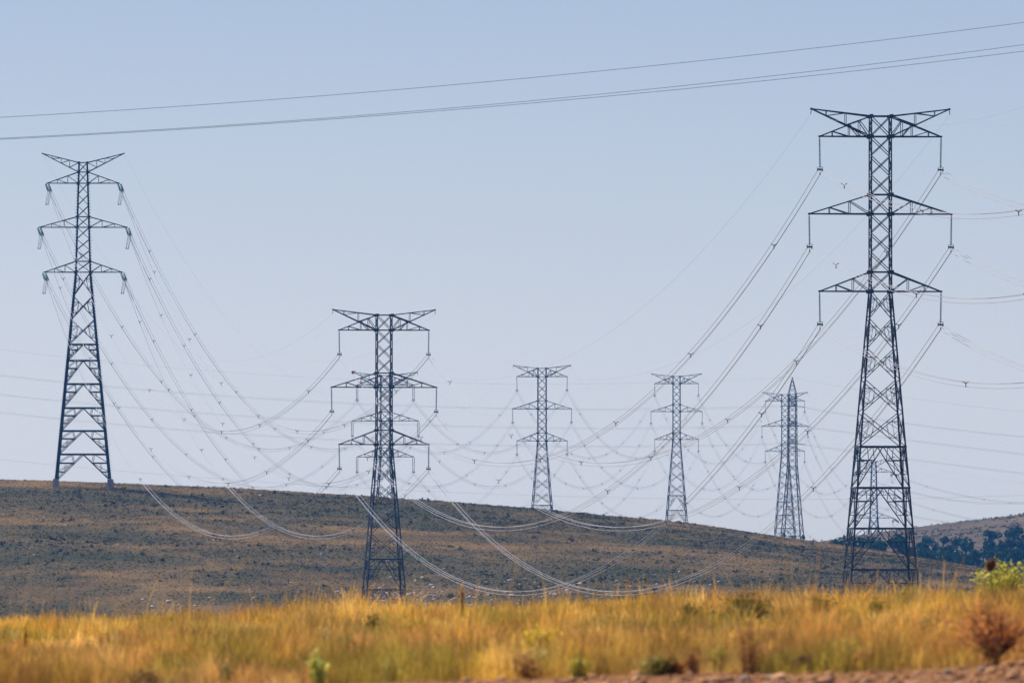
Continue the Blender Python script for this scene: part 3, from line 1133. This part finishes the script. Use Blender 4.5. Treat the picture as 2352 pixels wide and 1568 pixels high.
WEEDS = [
    (1765, 1432, 34, 34, 'pale', 'pale silvery green weed under the broad olive bush'),
    (1745, 1484, 36, 34, 'lime', 'yellow-green weed beside the rusty upright weed'),
    (1941, 1504, 80, 40, 'lime', 'wide lime green weed below the largest pylon'),
    (2035, 1466, 60, 30, 'lime', 'lime green weed left of the paler weed near the dry shrub'),
    (2131, 1440, 50, 34, 'pale', 'pale green weed between the yellow bush and the dry shrub'),
    (1835, 1430, 44, 26, 'pale', 'pale green weed just right of the broad olive bush'),
    (1651, 1514, 60, 36, 'lime', 'yellow-green weed left of the rusty upright weed'),
    (1077, 1440, 30, 34, 'olive', 'olive green weed right below the orange flower spike'),
    (1234, 1524, 110, 44, 'pale', 'broad pale weed below the spreading yellow plant'),
    (1331, 1538, 60, 44, 'lime', 'green weed left of the dark green low bush'),
    (894, 1545, 70, 40, 'pale', 'pale straw-green weed at the bottom below the mustard bush'),
    (801, 1490, 34, 30, 'olive', 'olive weed right of the fresh pale green plant'),
    (33, 1474, 50, 38, 'pale', 'pale green weed at the far left edge beside the orange spike'),
    (200, 1490, 30, 30, 'pale', 'small pale green weed, second from the left edge'),
    (262, 1476, 46, 40, 'pale', 'grey-green feathery weed, third from the left edge'),
    (520, 1556, 60, 40, 'olive', 'olive green weed at the bottom left of the fresh green plant'),
    (1725, 1530, 74, 96, 'rust', 'tall rusty upright weed in the grass left of the largest pylon'),
    (1978, 1540, 110, 60, 'rust', 'broad rusty mound of weed at the soil edge below the largest pylon'),
    (1590, 1552, 60, 64, 'rust', 'rusty weed right of the dark green low bush'),
    (1204, 1556, 90, 60, 'rust', 'brown weed mound at the bottom centre'),
    (1470, 1470, 120, 50, 'rust', 'wide brown weed patch right of the spreading yellow plant'),
    (2140, 1480, 120, 70, 'rust', 'wide red-brown weed left of the dry shrub'),
    (560, 1480, 120, 46, 'rust', 'wide brown weed in the grass left of the fresh green plant'),
    (980, 1500, 130, 40, 'rust', 'low brown weed patch below the mustard bush'),
]
WCOL = dict(pale=((.46, .42, .09), (.72, .66, .20)), lime=((.42, .38, .03), (.66, .58, .07)), olive=((.14, .15, .03), (.32, .30, .06)),
            rust=((.40, .19, .05), (.68, .36, .10)))
for px, py, w, h, c, lab in WEEDS:
    bush('rusty_weed' if c == 'rust' else 'green_weed', px, py, w, h, .02, *WCOL[c], lab, 'weed', n=int(110 + w * h * .045), stems=14 + w // 8, dome=False, clear=.8, aspect=3.2,
         group='rusty weeds in the dry grass' if c == 'rust' else 'green weeds in the dry grass')


def thistle(px, py_top, py_base, head, label, d):
    x = (px - 1176) / FP * d
    z0 = gz(x, d)
    H = CZ + (HY - py_top) / FP * d - z0
    t = empty('thistle', (x, d, z0))
    mb = MB(); mb.tube([(0, 0, -.05), (.02, 0, H * .5), (-.01, 0, H - head)], [.009, .007, .005], 5)
    mb.build('stem', M_bark, t)
    rng = np.random.default_rng(int(px))
    n = 260
    p = rng.normal(size=(n, 3)); p /= np.linalg.norm(p, axis=1)[:, None]
    c = p * (rng.random(n) ** .4)[:, None] * head * .5 * np.array([.9, .9, 1.1]) + np.array([-.01, 0, H - head * .6])
    V, F = leaf_quads(c, head * .17, 1, rng, 2.2)
    me = mesh_np('seed_head', V, F, 4)
    col_attr(me, tint_of(n, (.13, .06, .02), (.32, .17, .06), rng))
    link_mesh('seed_head', me, M_leaf, t)
    return tag(t, label, 'plant')


thistle(2277, 1281, 1352, .19, 'dried brown thistle head on a tall stem before the yellow-green shrub', 190)
bush('white_flower', 2337, 1412, 14, 26, .05, (.62, .6, .5), (.8, .78, .7), 'small white flower head in the grass at the right edge', 'plant', n=50, stems=4, dome=False)

# ridge bushes at the foot of the spire pylon
for px, lab in ((1801, 'small dark bush on the ridge at the left foot of the spire-topped pylon'),
                (1846, 'small dark bush on the ridge at the right foot of the spire-topped pylon')):
    d = 2068.0
    x = (px - 1176) / FP * d
    t = empty('ridge_bush', (x, d, gz(x, d)))
    for nm, me in (('stems', TREES[0][0]), ('leaves', TREES[0][1])):
        o = bpy.data.objects.new(nm, me); COL.objects.link(o); o.parent = t
    t.scale = (.15, .15, .15)
    tag(t, lab, 'bush')


# ------------------------------------------------------------------ scrub and stones of the hill
def scrub(name, n, dom, sel, hmin, hmax, colf, nq, label):
    (x0, x1), (d0, d1) = dom
    d = RNG.uniform(d0, d1, n * 3)
    x = RNG.uniform(-1, 1, n * 3) * (d / 2060 * x1)
    keep = sel(x, d) > RNG.random(n * 3)
    x, d = x[keep][:n], d[keep][:n]
    n = len(x)
    z = zrel(x, d) + CZ
    h = RNG.uniform(hmin, hmax, n)
    r = h * RNG.uniform(.7, 1.5, n)
    p = RNG.normal(size=(n, nq, 3)); p /= np.linalg.norm(p, axis=2)[..., None]
    p *= (RNG.random((n, nq)) ** .5)[..., None]
    p[..., 0] *= r[:, None]; p[..., 1] *= r[:, None]; p[..., 2] = np.abs(p[..., 2]) * h[:, None]
    c = p + np.stack([x, d, z], -1)[:, None]
    V, F = leaf_quads(c.reshape(-1, 3), np.repeat(h * .62, nq), .8, RNG, 1.4)
    me = mesh_np(name, V, F, 4)
    col = colf(x, d)
    col_attr(me, np.repeat(col, nq * 4, 0) * RNG.uniform(.75, 1.25, (n * nq, 1)).repeat(4, 0))
    o = link_mesh(name, me, M_scrub)
    return tag(o, label, 'scrub', kind='stuff')


scrub('hill_grass', 50000, ((-100, 105), (1560, 2110)), lambda x, d: 1.05 - patch(x, d), .05, .16,
      hill_col, 6, 'dry grass tufts between the scrub of the near hill')
scrub('hill_scrub', 60000, ((-100, 105), (1560, 2110)), lambda x, d: .08 + patch(x, d), .06, .24,
      hill_col, 8, 'dark low scrub covering the near hill')
scrub('hill_bushes', 1500, ((-100, 105), (1600, 2110)), lambda x, d: np.clip(patch(x, d) * 1.6 - .6, .04, 1) * (.25 + (fbm(x * .12, d * .08, 88, 2) > .55)), .18, .52,
      lambda x, d: mixc((.042, .048, .022), (.074, .070, .034), RNG.random(len(x))), 16, 'scattered darker bushes among the scrub of the near hill')
scrub('far_scrub', 7000, ((-100, 105), (2560, 3780)), lambda x, d: np.where(x > 60, .2 + .6 * (fbm(x * .03, d * .004, 5) > .5), 0), .25, .7,
      lambda x, d: mixc((.048, .044, .028), (.085, .070, .042), RNG.random(len(x))), 8, 'low brown scrub covering the far slope')


def rocks(name, x, d, size, mat, label, cat):
    n = len(x)
    ico = []
    ph = (1 + 5 ** .5) / 2
    base = np.array([(-1, ph, 0), (1, ph, 0), (-1, -ph, 0), (1, -ph, 0), (0, -1, ph), (0, 1, ph), (0, -1, -ph), (0, 1, -ph), (ph, 0, -1), (ph, 0, 1), (-ph, 0, -1), (-ph, 0, 1)]) / 1.9
    tri = np.array([(0, 11, 5), (0, 5, 1), (0, 1, 7), (0, 7, 10), (0, 10, 11), (1, 5, 9), (5, 11, 4), (11, 10, 2), (10, 7, 6), (7, 1, 8), (3, 9, 4), (3, 4, 2), (3, 2, 6), (3, 6, 8), (3, 8, 9), (4, 9, 5), (2, 4, 11), (6, 2, 10), (8, 6, 7), (9, 8, 1)])
    ang = RNG.uniform(0, 6.28, n)
    v = base[None] * (1 + RNG.normal(size=(n, 12, 1)) * .3) * (np.asarray(size)[:, None, None] * RNG.uniform(.6, 1.4, (n, 1, 3)) * np.array([1.1, 1, .7]))
    ca, sa = np.cos(ang)[:, None], np.sin(ang)[:, None]
    vx = v[..., 0] * ca - v[..., 1] * sa; vy = v[..., 0] * sa + v[..., 1] * ca
    z = zrel(x, d) + CZ
    V = np.stack([vx + x[:, None], vy + d[:, None], v[..., 2] + z[:, None] + np.asarray(size)[:, None] * .15], -1).reshape(-1, 3)
    F = (tri[None] + (np.arange(n) * 12)[:, None, None]).reshape(-1, 3)
    o = link_mesh(name, mesh_np(name, V, F, 3), mat)
    return tag(o, label, cat, kind='stuff')


# pale stones: mostly low on the slope round the centre, some scattered
xs, ds = [], []
for px, dd, sx, sdv, n in ((960, 1660, 5.5, 25, 260), (420, 1660, 7, 18, 60), (1120, 1690, 9, 40, 180), (1500, 1700, 14, 40, 110), (200, 1780, 18, 60, 30), (700, 1850, 20, 70, 24)):
    d_ = np.clip(RNG.normal(dd, sdv, n), 1625, 2060); xs.append((px - 1176) / FP * d_ + RNG.normal(0, sx, n)); ds.append(d_)
xs, ds = np.concatenate(xs), np.concatenate(ds)
rocks('pale_stones', xs, ds, np.clip(RNG.gamma(2.2, .07, len(xs)), .07, .4), M_lime, 'pale stones scattered over the lower slope of the near hill', 'stones')

# red clods along the ploughed edge
n = 9000
d_ = 96 + RNG.random(n) * 28
x_ = RNG.uniform(-1, 1, n) * 9
k_ = d_ < soil_edge(x_, d_) + .3
x_, d_ = x_[k_], d_[k_]; n = len(x_)
sz = RNG.gamma(1.1, .014, n) + .004
rocks('soil_clods', x_, d_, np.clip(sz, .004, .10), M_clod, 'red-brown soil clods along the bare ploughed edge', 'clods')
for px, py, s, lab in ((2178, 1548, .07, 'pale blurred stone on the red soil, leftmost near the dry shrub'),
                       (2262, 1540, .06, 'pale blurred stone on the red soil just under the dry shrub stem'),
                       (1705, 1561, .07, 'pale blurred stone on the soil under the broad olive bush'),
                       (1768, 1558, .06, 'pale blurred stone on the soil left of the tuft-shaped dark shade')):
    d = max(ground_d(px, py), 104)
    x = np.array([(px - 1176) / FP * d]); 
    o = rocks('stone', x, np.array([d]), np.array([s]), M_rock, lab, 'stone'); del o['kind']
    o['group'] = 'pale stones on the red soil'


# ------------------------------------------------------------------ the dry grass
def grass(n_tufts, per):
    d = 114.0 + (RNG.random(n_tufts) ** 1.0) * 153
    half = d * (1176 / FP) * 1.35 + 1.0
    x = RNG.uniform(-1, 1, n_tufts) * half
    edge = soil_edge(x, d)
    g0 = fbm(x * .35, d * .12, 31, 4)
    keep = (d > edge) & (RNG.random(n_tufts) < np.clip(.35 + (g0 - .3) * 2.4, .15, 1))
    # the bare bank behind the grass, right of the largest pylon's base
    keep &= ~((d > 246) & (x > 7.4) & (x < 10.8) & (RNG.random(n_tufts) < .93))
    keep &= ~((d > 250) & (x > 4.2) & (x < 7.4) & (RNG.random(n_tufts) < .6))
    x, d = x[keep], d[keep]
    n = len(x)
    g1, g2, g3 = fbm(x * .25, d * .07, 51, 4), fbm(x * .6, d * .2, 77, 3), fbm(x * 1.4, d * .5, 91, 3)
    H = (.10 + .27 * np.clip((g1 - .25) * 1.8, 0, 1) * (.6 + .8 * g3)) * (.85 + .3 * RNG.random(n))
    cl = fbm(x * 1.5, d * 1.1, 140, 2)
    H *= .35 + 1.5 * np.clip((cl - .25) * 1.6, 0, 1) ** 1.4
    H *= np.interp(d, [121, 135, 230, 267], [1.0, 1.15, 1.15, 1.0])
    for cx, cd, cw, cf in CLEAR:
        mk = (np.abs(x - cx) < cw * .55) & (d > cd - 9) & (d < cd + cw * .3)
        H = np.where(mk, H * cf, H)
    # colours: gold, straw, rust brown, olive
    gold, straw, rust, olive = np.array((.76, .45, .06)), np.array((.82, .57, .16)), np.array((.44, .22, .06)), np.array((.36, .29, .045))
    w1 = np.clip((g2 - .42) * 4, 0, 1)[:, None]; w2 = np.clip((fbm(x * .5, d * .12, 123, 4) - .44) * 6, 0, 1)[:, None]
    w3 = np.clip((fbm(x * .6, d * .14, 200, 4) - .55) * 8, 0, 1)[:, None]
    tc = gold * (1 - w1) + straw * w1
    tc = tc * (1 - w2 * .8) + rust * w2 * .8
    tc = tc * (1 - w3 * .85) + olive * w3 * .85
    tc = tc * (.55 + .9 * RNG.random((n, 1))) * (.75 + .5 * cl[:, None]) * (.28 + 1.4 * fbm(x * 1.1, d * .3, 333, 3))[:, None]  # noise factors give brown mottling plus painted shade between the clumps
    # blades
    N = n * per
    bx = np.repeat(x, per) + RNG.normal(0, .055, N); bd = np.repeat(d, per) + RNG.normal(0, .055, N)
    h = np.repeat(H, per) * RNG.uniform(.5, 1.15, N)
    tall = RNG.random(N) < .02
    h = np.where(tall, h * RNG.uniform(1.5, 2.3, N), h)
    z = zrel(bx, bd) + CZ - .01
    ang = RNG.uniform(0, 2 * math.pi, N)
    lean = np.abs(RNG.normal(0, .34, N)) * h + .01
    lx, ly = np.cos(ang) * lean + .03 * h, np.sin(ang) * lean
    wa = RNG.uniform(0, math.pi, N)
    w = RNG.uniform(.0018, .0042, N)
    wx, wy = np.cos(wa) * w, np.sin(wa) * w
    base = np.stack([bx, bd, z], -1)
    mid = base + np.stack([lx * .35, ly * .35, h * .55], -1)
    tip = base + np.stack([lx, ly, h * .98], -1)
    ws = np.stack([wx, wy, np.zeros(N)], -1)
    V = np.stack([base - ws, base + ws, mid + ws * 1.1, mid - ws * 1.1, tip + ws * .75, tip - ws * .75], 1).reshape(-1, 3)
    a = (np.arange(N) * 6)[:, None]
    F = np.concatenate([a + np.array([[0, 1, 2, 3]]), a + np.array([[3, 2, 4, 5]])], 0)
    me = mesh_np('dry_grass', V, F, 4)
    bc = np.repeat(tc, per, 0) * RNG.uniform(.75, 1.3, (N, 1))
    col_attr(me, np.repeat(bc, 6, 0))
    o = link_mesh('dry_grass', me, M_grass)
    return tag(o, 'golden dry grass covering the field', 'grass', kind='stuff')


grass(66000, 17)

# ------------------------------------------------------------------ the hazy air
mb = MB()
x0, x1, y0, y1, z0, z1 = -1150, 1150, -260, 7150, -22, 118
mb.v = [Vector(p) for p in ((x0, y0, z0), (x1, y0, z0), (x1, y1, z0), (x0, y1, z0), (x0, y0, z1), (x1, y0, z1), (x1, y1, z1), (x0, y1, z1))]
mb.f = [(3, 2, 1, 0), (4, 5, 6, 7), (0, 1, 5, 4), (1, 2, 6, 5), (2, 3, 7, 6), (3, 0, 4, 7)]
hm = bpy.data.materials.new('haze')
hm.use_nodes = True
hn = hm.node_tree
hn.nodes.remove(hn.nodes['Principled BSDF'])
pv = hn.nodes.new('ShaderNodeVolumePrincipled')
pv.inputs['Color'].default_value = (0.09, 0.40, 1.0, 1)
pv.inputs['Absorption Color'].default_value = (1, 1, 1, 1)
pv.inputs['Density'].default_value = 0.000061
pv.inputs['Anisotropy'].default_value = 0.0
hn.links.new(pv.outputs[0], hn.nodes['Material Output'].inputs['Volume'])
hz = mb.build('haze', hm)
tag(hz, 'thin bluish haze filling the air over the plain', 'haze', kind='stuff')
